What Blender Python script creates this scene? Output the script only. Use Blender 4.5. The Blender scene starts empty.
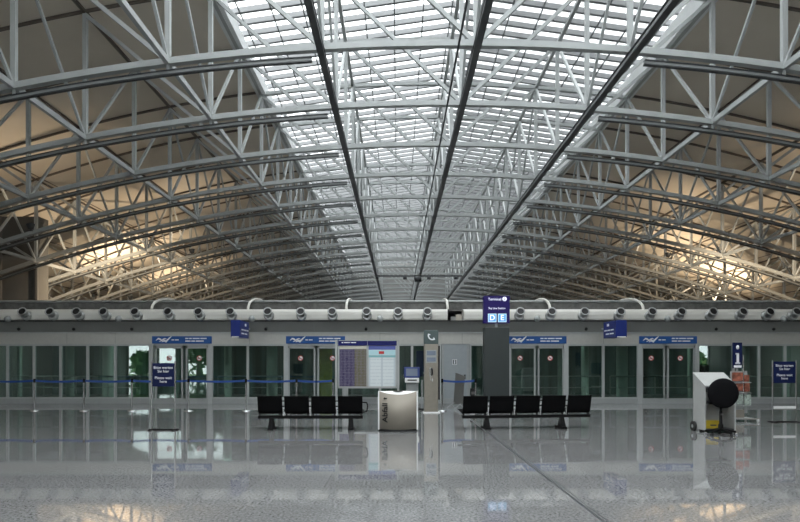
import bpy, bmesh, math, random
from mathutils import Vector, Matrix
random.seed(7)
sc = bpy.context.scene
C = sc.collection
F = 600.0; CX = 398.0; HY = 364.0; EYE = 1.5     # focal length (px), vanishing point, eye height
def P(px, y, d): return Vector(((px-CX)*d/F, d, EYE+(HY-y)*d/F))
def X(px, d): return (px-CX)*d/F
def Z(y, d): return EYE+(HY-y)*d/F

# ---------------------------------------------------------------- materials
def mat(name, col, rough=.5, metal=0.0, spec=.5, noise=0.0, nscale=8.0, bump=0.0, emit=None, estr=0.0, coat=0.0):
    m = bpy.data.materials.new(name); m.use_nodes = True
    nt = m.node_tree; b = nt.nodes['Principled BSDF']
    b.inputs['Roughness'].default_value = rough; b.inputs['Metallic'].default_value = metal
    b.inputs['Specular IOR Level'].default_value = spec; b.inputs['Coat Weight'].default_value = coat
    c = (*col, 1)
    b.inputs['Base Color'].default_value = c
    if noise > 0 or bump > 0:
        tc = nt.nodes.new('ShaderNodeTexCoord'); n = nt.nodes.new('ShaderNodeTexNoise')
        n.inputs['Scale'].default_value = nscale; n.inputs['Detail'].default_value = 4
        nt.links.new(tc.outputs['Object'], n.inputs['Vector'])
        if noise > 0:
            r = nt.nodes.new('ShaderNodeValToRGB')
            r.color_ramp.elements[0].position = .3; r.color_ramp.elements[1].position = .7
            r.color_ramp.elements[0].color = tuple(v*(1-noise) for v in col)+(1,)
            r.color_ramp.elements[1].color = tuple(min(1, v*(1+noise)) for v in col)+(1,)
            nt.links.new(n.outputs['Fac'], r.inputs['Fac']); nt.links.new(r.outputs['Color'], b.inputs['Base Color'])
        if bump > 0:
            bp = nt.nodes.new('ShaderNodeBump'); bp.inputs['Strength'].default_value = bump; bp.inputs['Distance'].default_value = .01
            nt.links.new(n.outputs['Fac'], bp.inputs['Height']); nt.links.new(bp.outputs['Normal'], b.inputs['Normal'])
    if emit:
        b.inputs['Emission Color'].default_value = (*emit, 1); b.inputs['Emission Strength'].default_value = estr
    return m

def glass(name, tint, refl, rough=.02, ior=1.5):
    m = bpy.data.materials.new(name); m.use_nodes = True
    nt = m.node_tree; nt.nodes.remove(nt.nodes['Principled BSDF'])
    out = nt.nodes['Material Output']
    t = nt.nodes.new('ShaderNodeBsdfTransparent'); t.inputs['Color'].default_value = (*tint, 1)
    g = nt.nodes.new('ShaderNodeBsdfGlossy'); g.inputs['Roughness'].default_value = rough
    g.inputs['Color'].default_value = (.92, 1, .98, 1)
    fr = nt.nodes.new('ShaderNodeFresnel'); fr.inputs['IOR'].default_value = ior
    mu = nt.nodes.new('ShaderNodeMath'); mu.operation = 'MULTIPLY'; mu.inputs[1].default_value = refl
    mx = nt.nodes.new('ShaderNodeMixShader')
    nt.links.new(fr.outputs['Fac'], mu.inputs[0]); nt.links.new(mu.outputs[0], mx.inputs['Fac'])
    nt.links.new(t.outputs[0], mx.inputs[1]); nt.links.new(g.outputs[0], mx.inputs[2])
    nt.links.new(mx.outputs[0], out.inputs['Surface'])
    return m

M = {}
M['steel'] = mat('white_painted_steel', (.41, .43, .43), .45, noise=.05, nscale=2)
M['rail'] = mat('dark_rail_paint', (.055, .06, .065), .4)
M['rail_web'] = mat('grey_rail_web', (.26, .275, .275), .4)
M['bar'] = mat('glazing_bar_paint', (.26, .265, .27), .45)
M['mullion_dark'] = mat('dark_mullion', (.12, .13, .135), .5)
M['seam'] = mat('brown_seam_paint', (.12, .10, .085), .6)
M['curb'] = mat('white_curb_paint', (.76, .78, .78), .5, noise=.03)
M['skyglass'] = glass('skylight_glass', (.93, .95, .95), .6)
M['glass'] = glass('green_tinted_glass', (.74, .84, .815), 2.3, .012, 1.55)
M['alu'] = mat('brushed_aluminium', (.42, .44, .44), .4, .15, noise=.05, nscale=3)
M['alu_dull'] = mat('grey_anodised_aluminium', (.34, .36, .36), .4, .15, noise=.04)
M['fascia'] = mat('grey_fascia_panel', (.25, .255, .245), .45, .15, noise=.07, nscale=1.2)
M['header'] = mat('silver_header_panel', (.50, .50, .47), .35, .25, noise=.04)
M['duct'] = mat('white_duct_enamel', (.70, .69, .645), .4, noise=.04, nscale=1.5)
M['nozzle'] = mat('satin_nozzle_metal', (.42, .43, .43), .35, .6)
M['black'] = mat('black_void', (.012, .012, .013), .5)
M['black_seat'] = mat('black_perforated_steel', (.004, .004, .0045), .7, spec=.08, noise=.2, nscale=90)
M['black_frame'] = mat('black_beam_paint', (.005, .005, .0055), .6, spec=.15)
M['chrome'] = mat('polished_chrome', (.75, .76, .77), .15, .95)
M['stainless'] = mat('brushed_stainless', (.33, .30, .255), .55, .3, noise=.06, nscale=2)
M['white'] = mat('white_gloss_plastic', (.88, .88, .88), .3)
M['white_print'] = mat('white_lettering', (.85, .87, .9), .5)
M['blue_sign'] = mat('dark_blue_sign_enamel', (.007, .013, .062), .4, spec=.2, noise=.05)
M['blue_header'] = mat('mid_blue_header_enamel', (.028, .10, .32), .35, spec=.2, noise=.06)
M['blue_box'] = mat('blue_sign_enamel', (.016, .03, .17), .4, spec=.2)
M['belt'] = mat('blue_belt_webbing', (.022, .07, .27), .8)
M['purple_lit'] = mat('backlit_purple_panel', (.007, .004, .045), .4, spec=.2, emit=(.06, .03, .42), estr=.055)
M['lit_white'] = mat('backlit_white_lettering', (.8, .8, .9), .5, emit=(.75, .78, 1), estr=.32)
M['lit_cyan'] = mat('backlit_light_blue_square', (.10, .38, .70), .4, emit=(.08, .36, .75), estr=.14)
M['lit_cyan_white'] = mat('backlit_pale_frame', (.6, .8, .9), .4, emit=(.55, .8, 1), estr=.22)
M['pylon'] = mat('dark_green_grey_pillar', (.026, .034, .034), .4, noise=.06, nscale=3)
M['phone_sign'] = mat('dark_teal_panel', (.07, .10, .10), .4)
M['pillar_metal'] = mat('warm_grey_stainless', (.33, .305, .26), .35, .6, noise=.06)
M['screen'] = mat('pale_screen', (.13, .16, .21), .3, emit=(.22, .27, .36), estr=.08)
M['screen_blue'] = mat('blue_monitor_frame', (.035, .06, .22), .4)
M['door_metal'] = mat('grey_blue_steel_door', (.33, .365, .385), .4, .2, noise=.03)
M['desk'] = mat('light_grey_laminate', (.46, .47, .46), .45, noise=.03)
M['desk_inner'] = mat('dark_desk_interior', (.05, .052, .054), .6)
M['yellow'] = mat('yellow_plastic', (.55, .40, .02), .5, noise=.1)
M['upholstery'] = mat('black_upholstery', (.006, .006, .007), .9, spec=.1, noise=.15, nscale=60)
M['orange'] = mat('orange_leaflet_print', (.28, .09, .055), .6, noise=.6, nscale=14)
M['greenwhite'] = mat('white_and_green_leaflet_print', (.34, .40, .36), .6, noise=.5, nscale=18)
M['board_grey'] = mat('dark_grey_board', (.15, .145, .14), .5, noise=.05)
M['red'] = mat('red_ring_print', (.55, .04, .04), .5)
M['granite_dark'] = mat('dark_expansion_joint', (.06, .065, .07), .35, .3)
M['platform_wall'] = mat('dark_green_platform_wall', (.11, .155, .148), .5, noise=.85, nscale=.9)
for _n in list(M['platform_wall'].node_tree.nodes):
    if _n.type == 'TEX_NOISE':
        _mp = M['platform_wall'].node_tree.nodes.new('ShaderNodeMapping'); _mp.inputs['Scale'].default_value = (2.2, 1, .12)
        _l = _n.inputs['Vector'].links[0]; M['platform_wall'].node_tree.links.new(_l.from_socket, _mp.inputs['Vector']); M['platform_wall'].node_tree.links.new(_mp.outputs['Vector'], _n.inputs['Vector'])
M['platform_floor'] = mat('dark_platform_floor', (.10, .11, .105), .35, noise=.1)
M['column'] = mat('platform_column_paint', (.30, .36, .33), .5, noise=.05)
M['roof_top'] = mat('dusty_grey_roof_panel', (.13, .13, .122), .6, noise=.35, nscale=5)
M['wall'] = mat('grey_wall_panel', (.26, .26, .25), .6, noise=.06, nscale=.6)
M['rear_wall'] = mat('grey_brown_rear_wall', (.22, .21, .19), .7, noise=.1, nscale=.4)
M['tower'] = mat('dark_grey_tower_panel', (.12, .118, .11), .7, noise=.12, nscale=.7)
M['leaf'] = mat('green_foliage', (.07, .17, .05), .7, noise=.4, nscale=1.5)
M['bark'] = mat('brown_bark', (.12, .08, .05), .9, noise=.3)
M['ground'] = mat('outdoor_grass', (.10, .16, .06), .9, noise=.3)
M['skin'] = mat('skin', (.45, .28, .2), .6)
M['coat'] = mat('dark_coat_cloth', (.02, .022, .028), .9, noise=.2, nscale=20)
M['hair'] = mat('dark_hair', (.015, .012, .01), .7)
M['lamp_glow'] = mat('warm_lamp_lens', (1, .8, .5), .3, emit=(1, .72, .4), estr=4)
M['platform_fill'] = mat('platform_fill_glow', (.9, .95, .9), .4, emit=(.85, 1, .9), estr=11)  # glowing face of the added platform fill lights
M['rubber'] = mat('black_rubber', (.015, .015, .015), .8)

def nodes_of(m): return m.node_tree.nodes, m.node_tree.links, m.node_tree.nodes['Principled BSDF']
def line_mask(nt, src, period, width):
    """1 inside a line of the given width repeated every period along the scalar socket src."""
    a = nt.nodes.new('ShaderNodeMath'); a.operation = 'PINGPONG'; a.inputs[1].default_value = period/2
    nt.links.new(src, a.inputs[0])
    b = nt.nodes.new('ShaderNodeMath'); b.operation = 'LESS_THAN'; b.inputs[1].default_value = width/2
    nt.links.new(a.outputs[0], b.inputs[0]); return b.outputs[0]
def mixc(nt, fac, a, b):
    mx = nt.nodes.new('ShaderNodeMix'); mx.data_type = 'RGBA'
    if fac is not None: nt.links.new(fac, mx.inputs['Factor'])
    for s, v in (('A', a), ('B', b)):
        i = [k for k in mx.inputs if k.name == s and k.type == 'RGBA'][0]
        if isinstance(v, tuple): i.default_value = v
        else: nt.links.new(v, i)
    return [o for o in mx.outputs if o.type == 'RGBA'][0]
def add2(nt, op, a, b):
    m = nt.nodes.new('ShaderNodeMath'); m.operation = op
    for i, v in enumerate((a, b)):
        if isinstance(v, (int, float)): m.inputs[i].default_value = v
        else: nt.links.new(v, m.inputs[i])
    return m.outputs[0]

# polished granite floor: speckle, slab-to-slab variation, thin joints
def floor_mat():
    m = bpy.data.materials.new('polished_grey_granite'); m.use_nodes = True
    nt = m.node_tree; b = nt.nodes['Principled BSDF']
    tc = nt.nodes.new('ShaderNodeTexCoord'); co = tc.outputs['Object']
    n = nt.nodes.new('ShaderNodeTexNoise'); n.inputs['Scale'].default_value = 34; n.inputs['Detail'].default_value = 5; n.inputs['Roughness'].default_value = .75
    nt.links.new(co, n.inputs['Vector'])
    r = nt.nodes.new('ShaderNodeValToRGB'); r.color_ramp.elements[0].position = .36; r.color_ramp.elements[1].position = .64
    r.color_ramp.elements[0].color = (.10, .101, .103, 1); r.color_ramp.elements[1].color = (.31, .312, .315, 1)
    nt.links.new(n.outputs['Fac'], r.inputs['Fac'])
    br = nt.nodes.new('ShaderNodeTexBrick'); br.offset = 0; br.inputs['Scale'].default_value = 1
    br.inputs['Brick Width'].default_value = .9; br.inputs['Row Height'].default_value = .9; br.inputs['Mortar Size'].default_value = .004
    br.inputs['Color1'].default_value = (.94, .94, .94, 1); br.inputs['Color2'].default_value = (1.06, 1.06, 1.06, 1); br.inputs['Mortar'].default_value = (.86, .86, .86, 1)
    nt.links.new(co, br.inputs['Vector'])
    mx = nt.nodes.new('ShaderNodeMix'); mx.data_type = 'RGBA'; mx.blend_type = 'MULTIPLY'; mx.inputs['Factor'].default_value = 1
    ins = [k for k in mx.inputs if k.type == 'RGBA']
    nt.links.new(r.outputs['Color'], ins[0]); nt.links.new(br.outputs['Color'], ins[1])
    nt.links.new([o for o in mx.outputs if o.type == 'RGBA'][0], b.inputs['Base Color'])
    b.inputs['Roughness'].default_value = .03; b.inputs['IOR'].default_value = 1.5
    bp = nt.nodes.new('ShaderNodeBump'); bp.inputs['Strength'].default_value = .009; bp.inputs['Distance'].default_value = .003
    n2 = nt.nodes.new('ShaderNodeTexNoise'); n2.inputs['Scale'].default_value = 60
    nt.links.new(co, n2.inputs['Vector']); nt.links.new(n2.outputs['Fac'], bp.inputs['Height']); nt.links.new(bp.outputs['Normal'], b.inputs['Normal'])
    return m
M['floor'] = floor_mat()

# cream roof cladding: panels with dark seams, in arc-length/depth UV metres
def clad_mat():
    m = bpy.data.materials.new('cream_roof_cladding'); m.use_nodes = True
    nt = m.node_tree; b = nt.nodes['Principled BSDF']
    uv = nt.nodes.new('ShaderNodeUVMap'); sp = nt.nodes.new('ShaderNodeSeparateXYZ'); nt.links.new(uv.outputs['UV'], sp.inputs[0])
    l1 = line_mask(nt, sp.outputs['X'], 3.85, .07); l2 = line_mask(nt, sp.outputs['Y'], 3.42, .07)
    s = add2(nt, 'MAXIMUM', l1, l2)
    n = nt.nodes.new('ShaderNodeTexNoise'); n.inputs['Scale'].default_value = .5; n.inputs['Detail'].default_value = 5
    nt.links.new(uv.outputs['UV'], n.inputs['Vector'])
    base = mixc(nt, n.outputs['Fac'], (.60, .54, .455, 1), (.76, .69, .59, 1))
    col = mixc(nt, s, base, (.20, .17, .14, 1))
    nt.links.new(col, b.inputs['Base Color']); b.inputs['Roughness'].default_value = .45
    return m
M['clad'] = clad_mat()

# timetable print: purple columns on the left, khaki on the right, pale rows
def table_mat(name, ca, cb, split, row, colp, line, lcol):
    m = bpy.data.materials.new(name); m.use_nodes = True
    nt = m.node_tree; b = nt.nodes['Principled BSDF']
    tc = nt.nodes.new('ShaderNodeTexCoord'); sp = nt.nodes.new('ShaderNodeSeparateXYZ'); nt.links.new(tc.outputs['Object'], sp.inputs[0])
    st = add2(nt, 'GREATER_THAN', sp.outputs['X'], split)
    base = mixc(nt, st, (*ca, 1), (*cb, 1))
    rows = line_mask(nt, sp.outputs['Z'], row, row*line); cols = line_mask(nt, sp.outputs['X'], colp, colp*.14)
    n = nt.nodes.new('ShaderNodeTexNoise'); n.inputs['Scale'].default_value = 26; nt.links.new(tc.outputs['Object'], n.inputs['Vector'])
    f = add2(nt, 'MULTIPLY', rows, add2(nt, 'GREATER_THAN', n.outputs['Fac'], .44))
    f = add2(nt, 'MULTIPLY', add2(nt, 'MAXIMUM', f, cols), .55)
    nt.links.new(mixc(nt, f, base, (*lcol, 1)), b.inputs['Base Color']); b.inputs['Roughness'].default_value = .5
    return m
M['table_left'] = table_mat('purple_and_khaki_timetable_print', (.035, .024, .095), (.13, .115, .065), .05, .05, .13, .4, (.26, .24, .30))
M['table_right'] = table_mat('white_information_print', (.72, .78, .80), (.72, .78, .80), 9, .11, .41, .2, (.45, .52, .58))
M['cyan_band'] = mat('turquoise_band_print', (.25, .52, .55), .5)
M['palecyan'] = mat('pale_cyan_band_print', (.50, .74, .80), .5)
M['violet_band'] = mat('violet_blue_band_print', (.10, .13, .42), .5)
M['navy'] = mat('navy_header_print', (.014, .018, .12), .4, spec=.2)
M['cream_print'] = mat('cream_header_print', (.62, .60, .52), .5)

# ---------------------------------------------------------------- mesh helpers
class MB:
    def __init__(s): s.v = []; s.f = []; s.sm = []
    def add(s, vs, fs, smooth=False):
        o = len(s.v); s.v += [tuple(v) for v in vs]
        for f in fs: s.f.append([i+o for i in f]); s.sm.append(smooth)
        return s
    def box(s, x0, x1, y0, y1, z0, z1, mtx=None):
        vs = [Vector((x, y, z)) for x in (x0, x1) for y in (y0, y1) for z in (z0, z1)]
        if mtx is not None: vs = [mtx @ v for v in vs]
        return s.add(vs, [(0,1,3,2),(4,6,7,5),(0,4,5,1),(2,3,7,6),(0,2,6,4),(1,5,7,3)])
    def bar(s, p0, p1, w, h, up=(0,0,1)):
        p0 = Vector(p0); p1 = Vector(p1); d = (p1-p0).normalized(); up = Vector(up)
        if abs(d.dot(up)) > .98: up = Vector((0,1,0))
        a = d.cross(up).normalized(); b = a.cross(d).normalized()
        vs = []
        for p in (p0, p1):
            for (i, j) in ((-1,-1),(1,-1),(1,1),(-1,1)): vs.append(p+a*(i*w/2)+b*(j*h/2))
        return s.add(vs, [(0,3,2,1),(4,5,6,7),(0,1,5,4),(1,2,6,5),(2,3,7,6),(3,0,4,7)])
    def sweep(s, pts, prof, smooth=False, closed=True):
        """profile points (a,b) swept along pts lying in an XZ plane: a = along y, b = normal in XZ plane."""
        n = len(prof); vs = []
        for i, p in enumerate(pts):
            t = (pts[min(i+1, len(pts)-1)]-pts[max(i-1, 0)]).normalized(); nn = Vector((-t.z, 0, t.x))
            for (a, b) in prof: vs.append(p+Vector((0, a, 0))+nn*b)
        fs = [(i*n+j, i*n+(j+1)%n, (i+1)*n+(j+1)%n, (i+1)*n+j) for i in range(len(pts)-1) for j in range(n)]
        fs += [tuple(range(n))[::-1], tuple((len(pts)-1)*n+j for j in range(n))]
        return s.add(vs, fs, smooth)
    def tube(s, pts, r, n=10, cap=True, r2=None):
        pts = [Vector(p) for p in pts]; vs = []; ref = None
        for i, p in enumerate(pts):
            t = (pts[min(i+1, len(pts)-1)]-pts[max(i-1, 0)]).normalized()
            if ref is None:
                ref = t.orthogonal().normalized()
            ref = (ref-t*ref.dot(t)).normalized(); b = t.cross(ref)
            rr = r if r2 is None else r+(r2-r)*i/(len(pts)-1)
            for k in range(n):
                a = 2*math.pi*k/n; vs.append(p+ref*(rr*math.cos(a))+b*(rr*math.sin(a)))
        fs = [(i*n+j, i*n+(j+1)%n, (i+1)*n+(j+1)%n, (i+1)*n+j) for i in range(len(pts)-1) for j in range(n)]
        s.add(vs, fs, True)
        if cap:
            s.add([vs[j] for j in range(n)], [tuple(range(n))[::-1]]); s.add(vs[-n:], [tuple(range(n))])
        return s
    def lathe(s, prof, n=24, mtx=None):
        """(r,z) profile turned about z."""
        vs = []
        for (r, z) in prof:
            for k in range(n):
                a = 2*math.pi*k/n; v = Vector((r*math.cos(a), r*math.sin(a), z)); vs.append(mtx @ v if mtx is not None else v)
        m = len(prof)
        fs = [(i*n+j, i*n+(j+1)%n, (i+1)*n+(j+1)%n, (i+1)*n+j) for i in range(m-1) for j in range(n)]
        s.add(vs, fs, True)
        if prof[0] == prof[-1]: return s
        if prof[0][0] > 1e-5: s.add(vs[:n], [tuple(range(n))[::-1]])
        if prof[-1][0] > 1e-5: s.add(vs[-n:], [tuple(range(n))])
        return s
    def prism(s, poly, y0, y1, mtx=None):
        """outline in XZ extruded from y0 to y1."""
        n = len(poly); vs = [Vector((x, y0, z)) for x, z in poly]+[Vector((x, y1, z)) for x, z in poly]
        if mtx is not None: vs = [mtx @ v for v in vs]
        fs = [tuple(range(n)), tuple(range(n, 2*n))[::-1]]+[(i, i+n, (i+1)%n+n, (i+1)%n) for i in range(n)]
        return s.add(vs, fs)
    def mesh(s, name, m, recalc=True):
        me = bpy.data.meshes.new(name); me.from_pydata(s.v, [], s.f)
        me.polygons.foreach_set('use_smooth', s.sm)
        if recalc:
            bm = bmesh.new(); bm.from_mesh(me); bmesh.ops.recalc_face_normals(bm, faces=bm.faces); bm.to_mesh(me); bm.free()
        me.materials.append(M[m] if isinstance(m, str) else m); me.update(); return me
    def build(s, name, m, parent=None, loc=None, bevel=0, recalc=True):
        o = bpy.data.objects.new(name, s.mesh(name, m, recalc)); C.objects.link(o)
        if parent is not None: o.parent = parent
        if loc is not None: o.location = loc
        if bevel > 0:
            b = o.modifiers.new('bevel', 'BEVEL'); b.width = bevel; b.segments = 2; b.limit_method = 'ANGLE'; b.harden_normals = False
        return o
def link(name, me, parent=None, loc=None):
    o = bpy.data.objects.new(name, me); C.objects.link(o)
    if parent is not None: o.parent = parent
    if loc is not None: o.location = loc
    return o
def tag(o, label=None, cat=None, group=None, kind=None):
    if label: o['label'] = label
    if cat: o['category'] = cat
    if group: o['group'] = group
    if kind: o['kind'] = kind
    return o
def thing(name, label, cat, loc=(0,0,0), rz=0, group=None):
    o = bpy.data.objects.new(name, None); C.objects.link(o); o.location = loc; o.rotation_euler = (0,0,rz)
    o.empty_display_size = .2
    return tag(o, label, cat, group)
def struct(o): o['kind'] = 'structure'; return o
def copy_tree(o, parent=None):
    c = o.copy(); C.objects.link(c)
    if parent is not None: c.parent = parent
    for ch in o.children: copy_tree(ch, c)
    return c
ORD = ['nearest', 'second', 'third', 'fourth', 'fifth', 'sixth', 'seventh', 'eighth', 'ninth', 'tenth', 'eleventh', 'twelfth', 'thirteenth',
       'fourteenth', 'fifteenth', 'sixteenth', 'seventeenth', 'eighteenth', 'nineteenth', 'twentieth']
def text(name, body, size, m, parent, loc, rot=(math.pi/2,0,0), align='CENTER', depth=.002, line=1.0, bold=0.0):
    cu = bpy.data.curves.new(name, 'FONT'); cu.body = body; cu.size = size; cu.align_x = align; cu.align_y = 'CENTER'
    cu.extrude = depth; cu.space_line = line; cu.offset = bold
    t = bpy.data.objects.new(name, cu); C.objects.link(t)
    bpy.context.view_layer.update()
    me = bpy.data.meshes.new_from_object(t.evaluated_get(bpy.context.evaluated_depsgraph_get()))
    bpy.data.objects.remove(t); bpy.data.curves.remove(cu)
    me.materials.clear(); me.materials.append(M[m])
    o = link(name, me, parent, loc); o.rotation_euler = rot
    return o

# ---------------------------------------------------------------- camera, sky, exposure
cam = bpy.data.objects.new('camera', bpy.data.cameras.new('camera')); C.objects.link(cam); sc.camera = cam
cam.location = (0,0,EYE); cam.rotation_euler = (math.pi/2,0,0)
cam.data.sensor_width = 36; cam.data.lens = F/800*36; cam.data.clip_end = 500
cam.data.shift_x = (400-CX)/800; cam.data.shift_y = (HY-261)/800
w = bpy.data.worlds.new('overcast_sky'); sc.world = w; w.use_nodes = True
bg = w.node_tree.nodes['Background']; bg.inputs['Color'].default_value = (.95, .98, 1, 1); bg.inputs['Strength'].default_value = 1.75
sc.view_settings.view_transform = 'Standard'; sc.view_settings.look = 'None'; sc.view_settings.gamma = 1; sc.view_settings.exposure = 1.35
sc.view_settings.use_curve_mapping = False

# ---------------------------------------------------------------- roof geometry
H = 8.0; AC = 1.45; XC = 1.95; SP = 3.85; BAY = 3.42; D0 = 15.0; DEP = 3.8
def bz(x): return EYE+H*(1-.07*((x-AC)/H)**2)
def tz(x): return bz(x)+DEP
NN = list(range(-7, 8))
def nx(n): return XC+SP*n
NT = 18
Y_REAR, Y_END, X_L, X_R = -14.0, 76.5, -27.0, 31.0
XE, XW = nx(-2), nx(2)
ZE = tz(nx(-2))+.46            # skylight eaves
ZR = ZE+1.1                   # ridge

# floor and walls
struct(MB().box(X_L-.3, X_R+.3, Y_REAR, Y_END, -.3, 0).build('floor', 'floor'))
def strip(x0, x1, name): struct(MB().box(x0, x1, Y_REAR, 22.55, -.05, .003).build(name, 'granite_dark'))
strip(1.945, 1.972, 'trim_1'); strip(2.0, 2.012, 'trim_2')
struct(MB().box(X_L-.3, X_L, Y_REAR, Y_END, -.3, 8.2).build('wall_left', 'wall'))
struct(MB().box(X_R, X_R+.3, Y_REAR, Y_END, -.3, 8.2).build('wall_right', 'wall'))
struct(MB().box(X_L-.3, X_R+.3, Y_END, Y_END+.3, -.3, 15).build('wall_end', 'wall'))
# rear wall (behind the viewer, seen in the glass): openings onto the trees outside, the top one added for light
mb = MB(); ops = [(-26.85, -24.6, .2, 3.5), (-23.8, -22.1, 1.6, 3.2), (-20.9, -18.7, .2, 3.4), (-26.4, -17.4, 5.2, 8.0), (29.6, 30.9, 1.4, 3.4), (-24, 28, 8.8, 14.0)]
xs = sorted({X_L-.3, X_R+.3, *[v for o in ops for v in o[:2]]}); zs = sorted({-.3, 15.0, *[v for o in ops for v in o[2:]]})
for i in range(len(xs)-1):
    for j in range(len(zs)-1):
        cx_, cz_ = (xs[i]+xs[i+1])/2, (zs[j]+zs[j+1])/2
        if not any(o[0] < cx_ < o[1] and o[2] < cz_ < o[3] for o in ops): mb.box(xs[i], xs[i+1], Y_REAR-.3, Y_REAR, zs[j], zs[j+1])
struct(mb.build('wall_rear', 'rear_wall'))
struct(MB().box(-60, 60, -45, Y_REAR-.3, -.3, -.02).build('ground', 'ground'))

wr = struct(MB().box(-24, 28, Y_REAR-.2, Y_REAR-.1, 11.3, 11.4).build('window_rear_fill', 'alu_dull'))  # high unseen window, added to light the front and the floor
for i in range(1, 13): MB().box(-24+4*i-.05, -24+4*i+.05, Y_REAR-.2, Y_REAR-.1, 8.8, 14.0).build('mullion', 'alu_dull', wr)
MB().add([(-24, Y_REAR-.15, 8.8), (28, Y_REAR-.15, 8.8), (28, Y_REAR-.15, 14), (-24, Y_REAR-.15, 14)], [(0,1,2,3)]).build('pane', 'skyglass', wr)

# roof cladding, left and right of the skylight
def cladding(name, x0, x1):
    n = 28; me = bpy.data.meshes.new(name); vs = []; uvs = []; L = 0; px = None
    for i in range(n+1):
        x = x0+(x1-x0)*i/n; z = tz(x)+.14
        if px is not None: L += math.hypot(x-px[0], z-px[1])
        px = (x, z)
        for y in (Y_REAR, Y_END): vs.append((x, y, z)); uvs.append((L, y-D0))
    m = len(vs)
    vs += [(v[0], v[1], v[2]+.25) for v in vs]
    fs = []; 
    for i in range(n):
        a = 2*i; fs += [(a, a+1, a+3, a+2), (m+a, m+a+2, m+a+3, m+a+1), (a, a+2, m+a+2, m+a), (a+1, m+a+1, m+a+3, a+3)]
    fs += [(0, m, m+1, 1), (2*n, 2*n+1, m+2*n+1, m+2*n)]
    me.from_pydata(vs, [], fs); ul = me.uv_layers.new(name='UVMap')
    for lp in me.loops: ul.data[lp.index].uv = uvs[lp.vertex_index % m]
    bm = bmesh.new(); bm.from_mesh(me); bmesh.ops.recalc_face_normals(bm, faces=bm.faces); bm.to_mesh(me); bm.free()
    me.materials.append(M['clad']); return struct(link(name, me))
cladding('ceiling_left', XE-.15, X_L-.3); cladding('ceiling_right', XW+.15, X_R+.3)

# skylight
sky = bpy.data.objects.new('window_1', None); C.objects.link(sky); struct(sky)
for x, s in ((XE, -1), (XW, 1)):
    MB().box(x-.2, x+.2, Y_REAR, Y_END, tz(x)-.02, ZE-.02).build('curb', 'curb', sky)
bm_ = MB()
prof = [(-.06, -.10), (.06, -.10), (.06, .08), (-.06, .08)]
bm_.sweep([Vector((XE, 0, ZE+.1)), Vector((XC, 0, ZR+.1)), Vector((XW, 0, ZE+.1))], prof)
bar_me = bm_.mesh('glazing_bar', 'bar')
y = D0+1.2; nb = 0
while y < Y_END-.3 and nb < 100:
    link('glazing_bar', bar_me, sky, (0, y, 0)); y += BAY/5; nb += 1
for i in range(-7, 8):
    x = XC+i*SP/4*1.0*1.08
    if abs(x-XC) > 7.5: continue
    z = ZR-(ZR-ZE)*abs(x-XC)/(XW-XC)-.045
    MB().box(x-.02, x+.02, Y_REAR, Y_END, z, z+.04).build('mullion', 'mullion_dark', sky)
for xa in (XE, XW):
    MB().add([(xa, Y_REAR, ZE+.19), (xa, Y_END, ZE+.19), (XC, Y_END, ZR+.19), (XC, Y_REAR, ZR+.19)], [(0,1,2,3)]).build('glass_pane', 'skyglass', sky)

# trusses
xs = [nx(NN[0])+(nx(NN[-1])-nx(NN[0]))*i/56 for i in range(57)]
def boxprof(w, h): return [(-w/2, -h/2), (w/2, -h/2), (w/2, h/2), (-w/2, h/2)]
parts = []
parts.append(('bottom_chord', MB().sweep([Vector((x, 0, bz(x))) for x in xs], boxprof(.17, .155)).mesh('bottom_chord', 'steel')))
xm = [XE+(XW-XE)*i/16 for i in range(17)]
parts.append(('top_chord', MB().sweep([Vector((x, 0, tz(x))) for x in xm], boxprof(.15, .14)).mesh('top_chord', 'steel')))
for lst in ([x for x in xs if x < XE]+[XE], [XW]+[x for x in xs if x > XW]):
    parts.append(('cladding_rib', MB().sweep([Vector((x, 0, tz(x)+.09)) for x in lst], boxprof(.07, .07)).mesh('cladding_rib', 'seam')))
for n in NN:
    x = nx(n)
    parts.append(('vertical', MB().bar((x, 0, bz(x)), (x, 0, tz(x)), .125, .125, (0,1,0)).mesh('vertical', 'steel')))
    for s in ([-1, 1] if n == 0 else [1 if n > 0 else -1]):
        if n+s in NN:
            x2 = nx(n+s); parts.append(('diagonal', MB().bar((x, 0, bz(x)), (x2, 0, tz(x2)), .105, .105, (0,1,0)).mesh('diagonal', 'steel')))
braces = []; braces_front = []
for n in NN:
    x = nx(n)
    braces.append(('brace', MB().bar((x, 0, tz(x)), (x, -BAY, bz(x)), .085, .085, (1,0,0)).mesh('brace', 'steel')))
    braces_front.append(('brace', MB().bar((x, 0, bz(x)), (x, -BAY, tz(x)), .075, .075, (1,0,0)).mesh('brace', 'steel')))
for k in range(NT+1):        # k = 0 is the truss just above the frame
    lab = 'white arched steel roof truss just above the top of the view' if k == 0 else \
          'white arched steel roof truss, %s from the viewer' % ORD[k-1]
    t = thing('roof_truss', lab, 'roof truss', (0, D0+BAY*(k-1), 0), 0, 'white arched trusses under the roof')
    for nm, me in parts+(braces+braces_front if k > 4 else braces if k > 2 else braces_front if k > 0 else []): link(nm, me, t)
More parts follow.
